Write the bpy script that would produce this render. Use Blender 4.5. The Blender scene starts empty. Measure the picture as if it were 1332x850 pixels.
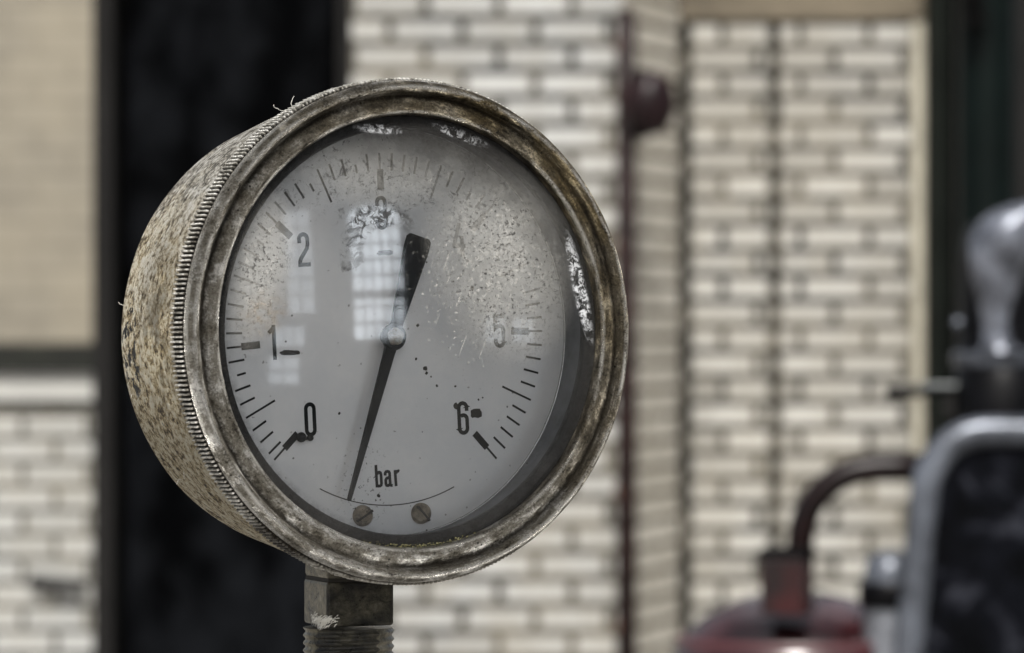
import bpy, bmesh, math, random
from mathutils import Vector, Matrix, noise
random.seed(7)
PI = math.pi
sc = bpy.context.scene
col = sc.collection

# ------------------------------------------------------------------ camera, world, sun, exposure
F = 5433.77          # focal length in photo pixels (photo 1332 x 850)
CAM = Vector((0, 0, 1.5))
cam_d = bpy.data.cameras.new('camera')
cam = bpy.data.objects.new('camera', cam_d); col.objects.link(cam)
cam.location = CAM; cam.rotation_euler = (PI/2, 0, 0)
cam_d.sensor_width = 36; cam_d.lens = F*36/1332
cam_d.clip_start = 0.05; cam_d.clip_end = 500
cam_d.dof.use_dof = True; cam_d.dof.focus_distance = 0.842
cam_d.dof.aperture_fstop = 33
sc.camera = cam

SUN = Vector((-0.05, -0.64, 0.77)).normalized()
w = bpy.data.worlds.new('World'); sc.world = w; w.use_nodes = True
wn = w.node_tree; bg = wn.nodes['Background']
sky = wn.nodes.new('ShaderNodeTexSky'); sky.sky_type = 'NISHITA'; sky.sun_disc = False
sky.sun_elevation = math.asin(SUN.z); sky.sun_rotation = math.atan2(SUN.x, SUN.y)
sky.air_density = 1.0; sky.dust_density = 5.0; sky.ozone_density = 0.6
hs = wn.nodes.new('ShaderNodeHueSaturation'); hs.inputs['Saturation'].default_value = 0.35
wn.links.new(sky.outputs[0], hs.inputs['Color']); wn.links.new(hs.outputs[0], bg.inputs[0])
bg.inputs[1].default_value = 0.052
sun_d = bpy.data.lights.new('sun', 'SUN'); sun = bpy.data.objects.new('sun', sun_d); col.objects.link(sun)
sun_d.energy = 1.5; sun_d.angle = math.radians(15); sun_d.color = (1, 0.97, 0.925)
sun.rotation_euler = SUN.to_track_quat('Z', 'Y').to_euler()
sc.view_settings.view_transform = 'Standard'; sc.view_settings.look = 'None'
sc.view_settings.exposure = 1.52; sc.view_settings.gamma = 1
sc.cycles.max_bounces = 8; sc.cycles.transparent_max_bounces = 12
sc.cycles.use_denoising = True

# ------------------------------------------------------------------ helpers
def px(x, y, Y):
    'photo pixel -> world point on the vertical plane at distance Y'
    return Vector(((x-666)/F*Y, Y, CAM.z-(y-425)/F*Y))

class NT:
    def __init__(s, name):
        s.m = bpy.data.materials.new(name); s.m.use_nodes = True
        s.t = s.m.node_tree; s.t.nodes.clear()
        s.out = s.t.nodes.new('ShaderNodeOutputMaterial')
        s.tc = s.t.nodes.new('ShaderNodeTexCoord')
    def put(s, inp, v):
        if v is None: return
        if hasattr(v, 'links') and hasattr(v, 'node'): s.t.links.new(v, inp)
        else:
            if inp.type == 'RGBA' and len(v) == 3: v = (*v, 1)
            inp.default_value = v
    def n(s, typ, out=0, props=None, **kw):
        nd = s.t.nodes.new('ShaderNode'+typ)
        for k, v in (props or {}).items(): setattr(nd, k, v)
        for k, v in kw.items():
            key = int(k[1:]) if k[0] == '_' else k.replace('_', ' ')
            s.put(nd.inputs[key], v)
        return nd.outputs[out]
    def m_(s, op, a, b=None, c=None, clamp=False):
        nd = s.t.nodes.new('ShaderNodeMath'); nd.operation = op; nd.use_clamp = clamp
        for i, v in enumerate((a, b, c)):
            if v is not None: s.put(nd.inputs[i], v)
        return nd.outputs[0]
    def ramp(s, fac, stops, interp='LINEAR'):
        nd = s.t.nodes.new('ShaderNodeValToRGB'); s.put(nd.inputs[0], fac)
        r = nd.color_ramp; r.interpolation = interp
        while len(r.elements) < len(stops): r.elements.new(0.5)
        for e, (p, c) in zip(r.elements, stops):
            e.position = p
            e.color = (c, c, c, 1) if isinstance(c, (int, float)) else (*c, 1)
        return nd.outputs[0]
    def mixc(s, f, a, b, mode='MIX'):
        nd = s.t.nodes.new('ShaderNodeMix'); nd.data_type = 'RGBA'; nd.blend_type = mode
        s.put(nd.inputs[0], f); s.put(nd.inputs[6], a); s.put(nd.inputs[7], b)
        return nd.outputs[2]
    def noise(s, vec, scale, detail=4, rough=0.6, dist=0, out=0):
        return s.n('TexNoise', out, Vector=vec, Scale=scale, Detail=detail, Roughness=rough, Distortion=dist)
    def voro(s, vec, scale, feature='F1', out=0, rnd=1.0):
        return s.n('TexVoronoi', out, {'feature': feature}, Vector=vec, Scale=scale, Randomness=rnd)
    def scalev(s, vec, k):
        nd = s.t.nodes.new('ShaderNodeMapping'); s.put(nd.inputs[0], vec)
        nd.inputs['Scale'].default_value = k if hasattr(k, '__len__') else (k, k, k)
        return nd.outputs[0]
    def xyz(s, vec):
        nd = s.t.nodes.new('ShaderNodeSeparateXYZ'); s.put(nd.inputs[0], vec); return nd.outputs
    def comb(s, x, y, z):
        nd = s.t.nodes.new('ShaderNodeCombineXYZ')
        for i, v in enumerate((x, y, z)): s.put(nd.inputs[i], v)
        return nd.outputs[0]
    def blob(s, X, Y, cx, cy, rx, ry, rot=0, soft=1.0):
        'soft ellipse mask, 1 in the middle, 0 at the rim'
        c, q = math.cos(rot), math.sin(rot)
        dx = s.m_('SUBTRACT', X, cx); dy = s.m_('SUBTRACT', Y, cy)
        a = s.m_('DIVIDE', s.m_('ADD', s.m_('MULTIPLY', dx, c), s.m_('MULTIPLY', dy, q)), rx)
        b = s.m_('DIVIDE', s.m_('SUBTRACT', s.m_('MULTIPLY', dy, c), s.m_('MULTIPLY', dx, q)), ry)
        d = s.m_('SQRT', s.m_('ADD', s.m_('MULTIPLY', a, a), s.m_('MULTIPLY', b, b)))
        return s.m_('DIVIDE', s.m_('SUBTRACT', 1.0, d), soft, clamp=True)
    def bump(s, h, strength, dist, normal=None):
        return s.n('Bump', Height=h, Strength=strength, Distance=dist, Normal=normal)
    def bsdf(s, color, rough=0.5, metal=0.0, normal=None, spec=0.5, coat=0.0):
        b = s.n('BsdfPrincipled', Base_Color=color, Roughness=rough, Metallic=metal, Normal=normal)
        b.node.inputs['Specular IOR Level'].default_value = spec
        b.node.inputs['Coat Weight'].default_value = coat
        return b
    def done(s, surf):
        s.t.links.new(surf, s.out.inputs[0]); return s.m

def obj(name, bm, mat, parent=None, mw=None, smooth=False, mats=None):
    me = bpy.data.meshes.new(name)
    if smooth is not False:
        for f in bm.faces: f.smooth = True
    bm.to_mesh(me); bm.free()
    o = bpy.data.objects.new(name, me); col.objects.link(o)
    for m in (mats or [mat]): me.materials.append(m)
    if smooth not in (False, True):
        me.set_sharp_from_angle(angle=math.radians(smooth))
    if parent: o.parent = parent
    pm = parent_world(parent) if parent else Matrix()
    o.matrix_basis = pm.inverted() @ (mw if mw else (pm if parent else Matrix()))
    return o
def parent_world(p):
    m = p.matrix_basis.copy(); q = p.parent
    while q: m = q.matrix_basis @ m; q = q.parent
    return m
def thing(name, label, cat, loc, group=None):
    o = bpy.data.objects.new(name, None); col.objects.link(o)
    o.empty_display_size = 0.05
    o.matrix_basis = Matrix.Translation(loc)
    o['label'] = label; o['category'] = cat
    if group: o['group'] = group
    return o
def tag(o, label, cat, kind=None, group=None):
    if label: o['label'] = label
    if cat: o['category'] = cat
    if kind: o['kind'] = kind
    if group: o['group'] = group
    return o

def lathe(prof, n=96, close=False, wob=None):
    'revolve (r, z) round z'
    bm = bmesh.new(); rows = []
    for (r, z) in prof:
        if r < 1e-7: rows.append([bm.verts.new((0, 0, z))]); continue
        row = []
        for i in range(n):
            a = 2*PI*i/n; rr, zz = r, z
            if wob: rr, zz = wob(r, z, a)
            row.append(bm.verts.new((rr*math.cos(a), rr*math.sin(a), zz)))
        rows.append(row)
    pairs = list(zip(rows, rows[1:]))
    if close: pairs.append((rows[-1], rows[0]))
    for A, B in pairs:
        for i in range(n):
            j = (i+1) % n
            if len(A) == 1: vs = (A[0], B[i], B[j])
            elif len(B) == 1: vs = (A[i], B[0], A[j])
            else: vs = (A[i], B[i], B[j], A[j])
            try: bm.faces.new(vs)
            except ValueError: pass
    bmesh.ops.recalc_face_normals(bm, faces=bm.faces[:])
    return bm
def box(bm, x0, x1, y0, y1, z0, z1, mi=0):
    v = [bm.verts.new(p) for p in ((x0,y0,z0),(x1,y0,z0),(x1,y1,z0),(x0,y1,z0),(x0,y0,z1),(x1,y0,z1),(x1,y1,z1),(x0,y1,z1))]
    fs = []
    for q in ((0,3,2,1),(4,5,6,7),(0,1,5,4),(1,2,6,5),(2,3,7,6),(3,0,4,7)):
        f = bm.faces.new([v[i] for i in q]); f.material_index = mi; fs.append(f)
    return v, fs
def bevel(bm, w, seg=2):
    bmesh.ops.bevel(bm, geom=bm.edges[:], offset=w, segments=seg, affect='EDGES', profile=0.5, clamp_overlap=True)
def prism(pts, z0, z1):
    'closed polygon pts extruded from z0 to z1'
    bm = bmesh.new()
    a = [bm.verts.new((p[0], p[1], z0)) for p in pts]; b = [bm.verts.new((p[0], p[1], z1)) for p in pts]
    n = len(pts)
    bm.faces.new(a); bm.faces.new(b)
    for i in range(n): bm.faces.new((a[i], a[(i+1) % n], b[(i+1) % n], b[i]))
    bmesh.ops.recalc_face_normals(bm, faces=bm.faces[:])
    return bm
def tube(bm, pts, rad, n=10):
    pts = [Vector(p) for p in pts]; rows = []
    up = None
    for i, p in enumerate(pts):
        d = (pts[min(i+1, len(pts)-1)]-pts[max(i-1, 0)]).normalized()
        if up is None: up = d.orthogonal().normalized()
        up = (up-d*up.dot(d)).normalized(); s = d.cross(up)
        r = rad[i] if hasattr(rad, '__len__') else rad
        rows.append([bm.verts.new(p+(up*math.cos(2*PI*k/n)+s*math.sin(2*PI*k/n))*r) for k in range(n)])
    for A, B in zip(rows, rows[1:]):
        for k in range(n): bm.faces.new((A[k], A[(k+1) % n], B[(k+1) % n], B[k]))
    bm.faces.new(rows[0][::-1]); bm.faces.new(rows[-1])
    return bm

# ================================================================== THE GAUGE
S = 0.05      # one gauge unit = bezel radius 50 mm
GR = Matrix(((0.8666509, -0.04624537, 0.49676713, 0), (0.49677781, -0.01207632, -0.86779374, 0), (0.04613056, 0.99885711, 0.01250772, 0), (0, 0, 0, 1)))
GP = Vector((-0.01976887, 0.83085145, 1.49904952))
G = Matrix.Translation(GP) @ GR @ Matrix.Scale(S, 4)      # gauge units -> world

# ---- materials of the gauge
def gauge_xyz(t):
    v = t.tc.outputs['Object']; return v, t.xyz(v)

def mat_body():
    t = NT('corroded_case_metal'); v, (X, Y, Z) = gauge_xyz(t)
    ang = t.m_('ARCTAN2', Y, X)
    big = t.noise(v, 3.5, 5, 0.6)
    grain = t.noise(v, 24, 9, 0.72, 0.25)
    fine = t.noise(v, 80, 6, 0.8, 0.2)
    flake = t.voro(t.scalev(v, (1, 1, 0.8)), 44, 'F1', 0)
    g = t.m_('ADD', t.m_('MULTIPLY', grain, 0.6), t.m_('MULTIPLY', fine, 0.4))
    zone_ = t.noise(v, 5.5, 6, .62, .5)
    g = t.m_('SUBTRACT', t.m_('ADD', t.m_('ADD', t.m_('MULTIPLY', t.m_('SUBTRACT', g, .5), 1.2), .508), t.m_('MULTIPLY', t.m_('SUBTRACT', zone_, 0.46), 0.22)), t.m_('MULTIPLY', t.m_('SUBTRACT', flake, 0.35), 0.10))
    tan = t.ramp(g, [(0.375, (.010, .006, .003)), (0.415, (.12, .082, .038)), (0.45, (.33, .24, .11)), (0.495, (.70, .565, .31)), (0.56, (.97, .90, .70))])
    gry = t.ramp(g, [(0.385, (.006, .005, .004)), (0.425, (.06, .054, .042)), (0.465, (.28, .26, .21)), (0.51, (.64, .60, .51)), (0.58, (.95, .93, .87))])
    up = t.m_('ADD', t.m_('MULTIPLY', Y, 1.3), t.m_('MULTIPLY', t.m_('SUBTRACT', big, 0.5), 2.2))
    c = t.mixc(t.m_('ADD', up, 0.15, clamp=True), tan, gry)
    # olive-brown stain on the middle of the side, black chips by the rear rim
    st = t.m_('MULTIPLY', t.blob(Y, Z, 0.06, -0.36, 0.50, 0.34, 0, 0.8), t.ramp(t.noise(v, 5, 7, .72), [(0.44, 0), (0.54, 1)]))
    c = t.mixc(t.m_('MULTIPLY', st, 0.7), c, (.075, .055, .020))
    ch = t.m_('MULTIPLY', t.m_('MULTIPLY', t.blob(Y, Z, -0.02, -0.70, 0.27, 0.15, 0, 0.35), t.ramp(t.noise(v, 13, 5, .65), [(0.53, 0), (0.56, 1)])), t.m_('LESS_THAN', X, 0))
    c = t.mixc(ch, c, (.006, .006, .006))
    sp = t.m_('MULTIPLY', t.ramp(t.noise(v, 30, 4, .65, 0.3), [(0.60, 0), (0.66, 1)]), t.ramp(zone_, [(0.40, 1), (0.52, 0)]))
    c = t.mixc(t.m_('MULTIPLY', sp, 0.85), c, (.018, .014, .009))
    h = t.m_('SUBTRACT', g, t.m_('MULTIPLY', ch, 0.2))
    nrm = t.bump(h, 1.0, 0.045)
    return t.done(t.bsdf(c, t.ramp(g, [(0.4, 0.8), (0.6, 0.42)]), t.ramp(up, [(0.0, 0.12), (0.6, 0.45)]), nrm))

def mat_bezel(knurl=False):
    t = NT('aged_nickel_bezel'); v, (X, Y, Z) = gauge_xyz(t)
    r = t.m_('SQRT', t.m_('ADD', t.m_('MULTIPLY', X, X), t.m_('MULTIPLY', Y, Y)))
    cx = t.m_('DIVIDE', X, r); cy = t.m_('DIVIDE', Y, r)
    ringv = t.comb(t.m_('MULTIPLY', cx, 3.2), t.m_('MULTIPLY', cy, 3.2), t.m_('MULTIPLY', t.m_('ADD', r, t.m_('MULTIPLY', Z, 0.6)), 13))
    streak = t.noise(ringv, 2.2, 6, 0.60, 0.2)
    big = t.noise(v, 2.3, 4, 0.55)
    mot = t.noise(v, 26, 9, 0.78, 0.2)
    fine = t.noise(v, 110, 5, 0.75)
    a = t.m_('ADD', t.m_('MULTIPLY', streak, 0.62), t.m_('MULTIPLY', mot, 0.38))
    a = t.m_('ADD', t.m_('MULTIPLY', a, 0.8), t.m_('MULTIPLY', fine, 0.2))
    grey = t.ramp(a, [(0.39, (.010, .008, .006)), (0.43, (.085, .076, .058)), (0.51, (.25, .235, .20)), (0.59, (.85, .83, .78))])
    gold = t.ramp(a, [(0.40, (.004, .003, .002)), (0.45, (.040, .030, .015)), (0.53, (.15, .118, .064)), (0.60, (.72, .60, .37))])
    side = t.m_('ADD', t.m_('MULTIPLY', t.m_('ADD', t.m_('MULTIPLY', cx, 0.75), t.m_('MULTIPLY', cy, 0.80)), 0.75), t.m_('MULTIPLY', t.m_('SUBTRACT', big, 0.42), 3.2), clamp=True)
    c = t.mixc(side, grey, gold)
    # darker band in the groove between the two rolls, broken up along its length
    gr = t.m_('SUBTRACT', 1.0, t.m_('DIVIDE', t.m_('ABSOLUTE', t.m_('SUBTRACT', r, t.m_('ADD', 0.934, t.m_('MULTIPLY', t.m_('SUBTRACT', mot, 0.5), 0.05)))), 0.024), clamp=True)
    gr = t.m_('MULTIPLY', gr, t.ramp(t.noise(ringv, 1.1, 3, .6), [(0.36, 0.25), (0.52, 1)]))
    c = t.mixc(t.m_('MULTIPLY', gr, 0.93), c, (.012, .009, .006))
    er = t.m_('MULTIPLY', t.m_('DIVIDE', t.m_('SUBTRACT', 0.872, r), 0.01, clamp=True), t.ramp(mot, [(0.42, .2), (0.55, 1)]))
    c = t.mixc(t.m_('MULTIPLY', er, 0.8), c, (.014, .012, .009))
    sp = t.ramp(t.voro(v, 30, 'F1', 0), [(0.11, 1), (0.17, 0)])
    sp = t.m_('MULTIPLY', sp, t.ramp(t.noise(v, 6, 3), [(0.50, 0), (0.60, 1)]))
    pit = t.ramp(t.noise(v, 62, 4, .65), [(0.60, 0), (0.66, 1)])
    dk = t.m_('MAXIMUM', sp, t.m_('MULTIPLY', pit, 0.8))
    c = t.mixc(t.m_('MULTIPLY', dk, 0.9), c, (.009, .008, .006))
    # highlights painted in as bright edges on the two rolls and the outer corner
    def crest(c0, w0): return t.m_('SUBTRACT', 1.0, t.m_('DIVIDE', t.m_('ABSOLUTE', t.m_('SUBTRACT', r, c0)), w0), clamp=True)
    edge_highlight = t.m_('MAXIMUM', t.m_('MAXIMUM', crest(0.972, 0.012), t.m_('MULTIPLY', crest(0.872, 0.010), 0.8)), crest(0.999, 0.006))
    edge_highlight = t.m_('MULTIPLY', edge_highlight, t.ramp(t.m_('ADD', t.m_('MULTIPLY', t.noise(ringv, 1.3, 5, .65), .7), t.m_('MULTIPLY', fine, .3)), [(0.44, 0), (0.54, 1)]))
    c = t.mixc(t.m_('MULTIPLY', edge_highlight, .85), c, (.80, .78, .72))
    rough = t.m_('SUBTRACT', t.ramp(a, [(0.42, 0.60), (0.55, 0.30)]), t.m_('MULTIPLY', edge_highlight, 0.12), clamp=True)
    h = t.m_('SUBTRACT', t.m_('ADD', t.m_('MULTIPLY', fine, 0.55), t.m_('MULTIPLY', a, 0.25)), t.m_('MULTIPLY', dk, 0.5))
    nrm = t.bump(h, 0.8, 0.010)
    return t.done(t.bsdf(c, rough, 0.82, nrm))

def mat_knurl():
    t = NT('knurled_band_metal'); v, (X, Y, Z) = gauge_xyz(t)
    r = t.m_('SQRT', t.m_('ADD', t.m_('MULTIPLY', X, X), t.m_('MULTIPLY', Y, Y)))
    tooth = t.m_('DIVIDE', t.m_('SUBTRACT', r, 0.992), 0.018, clamp=True)
    mot = t.noise(v, 20, 7, 0.7)
    top = t.ramp(mot, [(0.36, (.05, .042, .03)), (0.48, (.45, .43, .37)), (0.58, (.90, .88, .82))])
    dirt = t.ramp(mot, [(0.4, (.006, .005, .004)), (0.62, (.050, .038, .022))])
    c = t.mixc(t.ramp(tooth, [(0.45, 0), (0.85, 1)]), dirt, top)
    clog = t.m_('MULTIPLY', t.blob(X, Y, -0.60, -0.80, 0.20, 0.16, 0, 0.5), t.ramp(mot, [(0.40, 0), (0.5, 1)]))
    c = t.mixc(clog, c, (.025, .017, .007))
    return t.done(t.bsdf(c, 0.42, 0.6, t.bump(mot, 0.6, 0.01)))

def mat_glass(dirty=True):
    t = NT('dirty_gauge_glass' if dirty else 'glass_back'); v, (X, Y, Z) = gauge_xyz(t)
    clear = t.n('BsdfTransparent', Color=(.94, .945, .955) if dirty else (1, 1, 1))
    gloss = t.n('BsdfGlossy', Color=(1, 1, 1), Roughness=0.045)
    fr = t.n('Fresnel', IOR=1.5)
    if not dirty:
        return t.done(t.n('MixShader', _0=0.0, _1=clear, _2=gloss))
    base = t.n('MixShader', _0=t.m_('MULTIPLY', fr, 1.15), _1=clear, _2=gloss)
    r = t.m_('SQRT', t.m_('ADD', t.m_('MULTIPLY', X, X), t.m_('MULTIPLY', Y, Y)))
    n1 = t.noise(v, 5, 6, .65, .3); n2 = t.noise(v, 24, 8, .74, .3); n3 = t.noise(v, 60, 5, .7)
    wide = t.noise(v, 1.6, 3, .5)
    # patches where dust sticks
    zone = t.m_('MAXIMUM', t.blob(X, Y, 0.41, 0.27, 0.37, 0.46, 0.35, 0.75), t.m_('MULTIPLY', t.blob(X, Y, -0.66, 0.26, 0.14, 0.34, -0.25, 0.6), 0.75))
    zone = t.m_('MAXIMUM', zone, t.m_('MULTIPLY', t.blob(X, Y, -0.02, 0.63, 0.50, 0.16, 0, 0.7), 0.45))
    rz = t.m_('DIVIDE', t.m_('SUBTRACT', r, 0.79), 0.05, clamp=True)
    film = t.m_('MULTIPLY', zone, t.ramp(n1, [(0.30, 0.30), (0.62, 0.75)]))
    cloud = t.m_('MULTIPLY', zone, t.ramp(n2, [(0.44, 0), (0.62, 0.95)]))
    film = t.m_('MAXIMUM', film, cloud)
    film = t.m_('ADD', t.m_('MULTIPLY', film, 0.60), t.ramp(wide, [(0.38, 0.0), (0.7, 0.035)]))
    # fine crazing lines
    wv = t.n('VectorMath', 0, {'operation': 'ADD'}, _0=v, _1=t.n('VectorMath', 0, {'operation': 'SCALE'}, _0=t.noise(v, 9, 3, .6, 0, 1), Scale=0.09))
    craz = t.ramp(t.voro(wv, 19, 'DISTANCE_TO_EDGE', 0), [(0.004, .7), (0.020, 0)])
    craz = t.m_('MULTIPLY', t.m_('MULTIPLY', craz, t.ramp(n2, [(0.52, 0), (0.60, 1)])), zone)
    # white scratches radiating up and right from the 5
    sv = t.n('Mapping', Vector=t.n('Mapping', Vector=v, Rotation=(0, 0, -1.08)), Scale=(1.0, 13, 1))
    scr = t.ramp(t.noise(sv, 5.0, 3, .55, .2), [(0.64, 0), (0.68, 1)])
    scr = t.m_('MULTIPLY', t.m_('MULTIPLY', scr, t.blob(X, Y, 0.30, 0.14, 0.34, 0.40, 0, 0.6)), t.ramp(n2, [(0.42, 0), (0.5, 1)]))
    film = t.m_('MAXIMUM', film, t.m_('MULTIPLY', scr, 0.55))
    flecks = t.ramp(t.noise(v, 70, 3, .5, .4), [(0.63, 0), (0.68, 1)])
    zl = t.m_('MULTIPLY', t.blob(X, Y, 0.26, 0.17, 0.38, 0.44, 0, .8), flecks)
    film = t.m_('MAXIMUM', film, t.m_('MULTIPLY', zl, 0.6))
    # broken window reflections painted as white patches near the rim
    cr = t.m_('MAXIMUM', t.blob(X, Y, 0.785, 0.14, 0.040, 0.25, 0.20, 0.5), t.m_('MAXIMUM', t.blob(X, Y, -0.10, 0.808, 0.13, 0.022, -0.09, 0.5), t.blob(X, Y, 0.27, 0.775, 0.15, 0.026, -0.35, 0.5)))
    glint_noise = t.ramp(t.noise(v, 38, 8, .8, .5), [(0.48, 0), (0.56, 1)])
    win_glint = t.m_('MULTIPLY', t.ramp(cr, [(0.0, 0), (0.8, 1)]), glint_noise)
    dust = t.n('BsdfDiffuse', Color=t.ramp(n3, [(0.3, (.32, .31, .28)), (0.7, (.74, .73, .68))]))
    s = t.n('MixShader', _0=film, _1=base, _2=dust)
    s = t.n('MixShader', _0=t.m_('MULTIPLY', win_glint, .85), _1=s, _2=t.n('BsdfDiffuse', Color=(.70, .72, .74)))
    # dark grime: arc above the window reflection, wedge-shaped dirt and fly specks
    dxx = t.m_('SUBTRACT', X, -0.125); dyy = t.m_('SUBTRACT', Y, 0.31)
    rr = t.m_('SQRT', t.m_('ADD', t.m_('MULTIPLY', dxx, dxx), t.m_('MULTIPLY', dyy, dyy)))
    arc = t.m_('SUBTRACT', 1.0, t.m_('DIVIDE', t.m_('ABSOLUTE', t.m_('SUBTRACT', rr, t.m_('ADD', 0.155, t.m_('MULTIPLY', t.m_('SUBTRACT', n1, .5), .12)))), 0.055), clamp=True)
    arc = t.m_('MULTIPLY', arc, t.ramp(t.m_('SUBTRACT', dyy, t.m_('MULTIPLY', dxx, 0.6)), [(0.0, 0), (0.06, 1)]))
    smear = t.ramp(t.noise(v, 24, 6, .75, 1.0), [(0.46, 0), (0.53, 1)])
    smear = t.m_('MULTIPLY', smear, t.ramp(t.noise(v, 7, 4, .6, .5), [(0.42, .12), (0.56, 1)]))
    dark = t.m_('MULTIPLY', t.m_('MULTIPLY', t.ramp(arc, [(0.05, 0), (0.45, 1)]), smear), 0.9)
    spk_n = t.m_('ADD', t.noise(v, 66, 5, .78, .15), t.m_('MULTIPLY', t.m_('SUBTRACT', n1, 0.5), 0.25))
    spk = t.m_('MULTIPLY', t.ramp(spk_n, [(0.555, 0), (0.60, 1)]), t.m_('ADD', t.m_('MULTIPLY', zone, 1.3), 0.0, clamp=True))
    dark = t.m_('MAXIMUM', dark, t.m_('MULTIPLY', spk, 0.85))
    dots = t.ramp(t.voro(v, 17, 'F1', 0), [(0.050, 1), (0.085, 0)])
    dots = t.m_('MULTIPLY', dots, t.ramp(t.noise(v, 4.2, 2, .5), [(0.50, 0), (0.56, 1)]))
    dark = t.m_('MAXIMUM', dark, t.m_('MULTIPLY', dots, 0.8))
    band = t.m_('MULTIPLY', t.blob(X, Y, 0.0, 0.66, 0.85, 0.26, 0, .4), t.ramp(t.noise(v, 20, 8, .8, .5), [(0.54, 0), (0.62, 0.75)]))
    dark = t.m_('MAXIMUM', dark, band)
    lowd = t.m_('MULTIPLY', t.blob(X, Y, -0.26, -0.60, 0.14, 0.20, 0, .6), t.ramp(t.noise(v, 75, 3, .6), [(0.62, 0), (0.67, 0.8)]))
    dark = t.m_('MAXIMUM', dark, lowd)
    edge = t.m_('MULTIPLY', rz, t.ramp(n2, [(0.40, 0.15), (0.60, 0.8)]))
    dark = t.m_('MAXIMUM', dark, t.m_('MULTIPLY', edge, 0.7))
    # rust-coloured stain by the left edge
    rst = t.m_('MULTIPLY', t.blob(X, Y, -0.66, 0.10, 0.13, 0.10, 0.4, .8), t.ramp(n2, [(0.42, 0), (0.6, .45)]))
    top = t.m_('MULTIPLY', t.blob(X, Y, 0.16, 0.80, 0.85, 0.27, -0.30, .8), t.ramp(t.noise(v, 4, 8, .75, .3), [(0.36, 0.30), (0.58, 0.85)]))  # shade over the dial's top painted into the glass, mixed with some grime
    rgt_shade = t.m_('MULTIPLY', t.blob(X, Y, 0.70, 0.46, 0.17, 0.50, 0.45, .9), t.ramp(t.noise(v, 6, 8, .75, .3), [(0.34, 0.35), (0.60, 0.85)]))  # same painted shade down the upper right side
    dark = t.m_('MAXIMUM', dark, t.m_('MAXIMUM', t.m_('MULTIPLY', top, 0.95), t.m_('MULTIPLY', rgt_shade, 0.6)))
    s = t.n('MixShader', _0=rst, _1=s, _2=t.n('BsdfDiffuse', Color=(.17, .115, .055)))
    s = t.n('MixShader', _0=craz, _1=s, _2=t.n('BsdfDiffuse', Color=(.03, .028, .024)))
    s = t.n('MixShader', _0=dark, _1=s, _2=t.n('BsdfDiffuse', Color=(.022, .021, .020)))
    return t.done(s)

def mat_dial():
    t = NT('pale_dial_enamel'); v, _ = gauge_xyz(t)
    n = t.noise(v, 2.5, 4, .5); f = t.noise(v, 40, 5, .7)
    c = t.ramp(t.m_('ADD', t.m_('MULTIPLY', n, .8), t.m_('MULTIPLY', f, .2)), [(0.35, (.70, .72, .73)), (0.65, (.83, .83, .815))])
    sp = t.ramp(t.noise(v, 38, 2, .5), [(0.71, 0), (0.74, 1)])
    c = t.mixc(t.m_('MULTIPLY', sp, .6), c, (.10, .085, .07))
    return t.done(t.bsdf(c, 0.38, 0.0, None, 0.5))
def simple(name, color, rough=.5, metal=0, nscale=0, var=0.3, bump=0, spec=.5, bd=0.01):
    t = NT(name); v = t.tc.outputs['Object']
    if nscale:
        n = t.noise(v, nscale, 6, .65)
        lo = tuple(c*(1-var) for c in color); hi = tuple(min(1, c*(1+var)) for c in color)
        c = t.ramp(n, [(0.35, lo), (0.65, hi)])
        nrm = t.bump(n, bump, bd) if bump else None
    else: c, nrm = color, None
    return t.done(t.bsdf(c, rough, metal, nrm, spec))

M_body, M_bezel, M_knurl = mat_body(), mat_bezel(), mat_knurl()
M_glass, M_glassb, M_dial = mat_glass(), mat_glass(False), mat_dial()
M_ink = simple('black_dial_ink', (.008, .010, .012), .7, spec=.1)
M_inkf = simple('faded_dial_ink', (.20, .21, .215), .6, nscale=22, var=.55)
M_inkt = simple('rubbed_dial_ink', (.035, .038, .040), .6, nscale=22, var=.9)
M_ring = simple('black_retaining_ring', (.010, .012, .014), .40, 0, 14, .3, .3, bd=.01)
M_wall_in = simple('dull_inner_wall', (.20, .21, .225), .40, .3, 6, .25)
M_ptr = simple('black_pointer_paint', (.008, .010, .013), .6, spec=.15)
M_brass = simple('tarnished_brass', (.30, .26, .20), .34, .75, 18, .5, .5, bd=.004)
M_dark = simple('dark_grime', (.020, .018, .015), .8)
M_fib = simple('pale_fibre', (.62, .60, .55), .8)
M_moss = simple('dry_moss', (.075, .070, .030), .9, 0, 60, .8)
M_wht = simple('white_thread_tape', (.62, .61, .56), .75, 0, 40, .45, .6, bd=.01)

gauge = thing('pressure_gauge', 'round weathered pressure gauge with knurled rim and dirty glass, numbered 0 to 6 bar', 'pressure gauge', (-0.0405, 0.853, 0))

# ---- case (the can behind the bezel)
def wob_body(r, z, a):
    k = noise.noise(Vector((math.cos(a)*3, math.sin(a)*3, z*3)))*0.0045
    return r+k, z
prof = [(0, -0.875), (0.40, -0.875), (0.78, -0.872), (0.845, -0.864), (0.875, -0.848), (0.891, -0.825), (0.899, -0.79), (0.912, -0.70), (0.930, -0.58), (0.948, -0.46), (0.964, -0.34), (0.977, -0.22), (0.985, -0.12), (0.985, -0.09), (0.90, -0.09)]
fine_prof = []
for (a, b) in zip(prof, prof[1:]):
    for k in range(3): fine_prof.append((a[0]+(b[0]-a[0])*k/3, a[1]+(b[1]-a[1])*k/3))
fine_prof.append(prof[-1])
case = obj('case', lathe(fine_prof, 200, wob=wob_body), M_body, gauge, G, 40)
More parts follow.
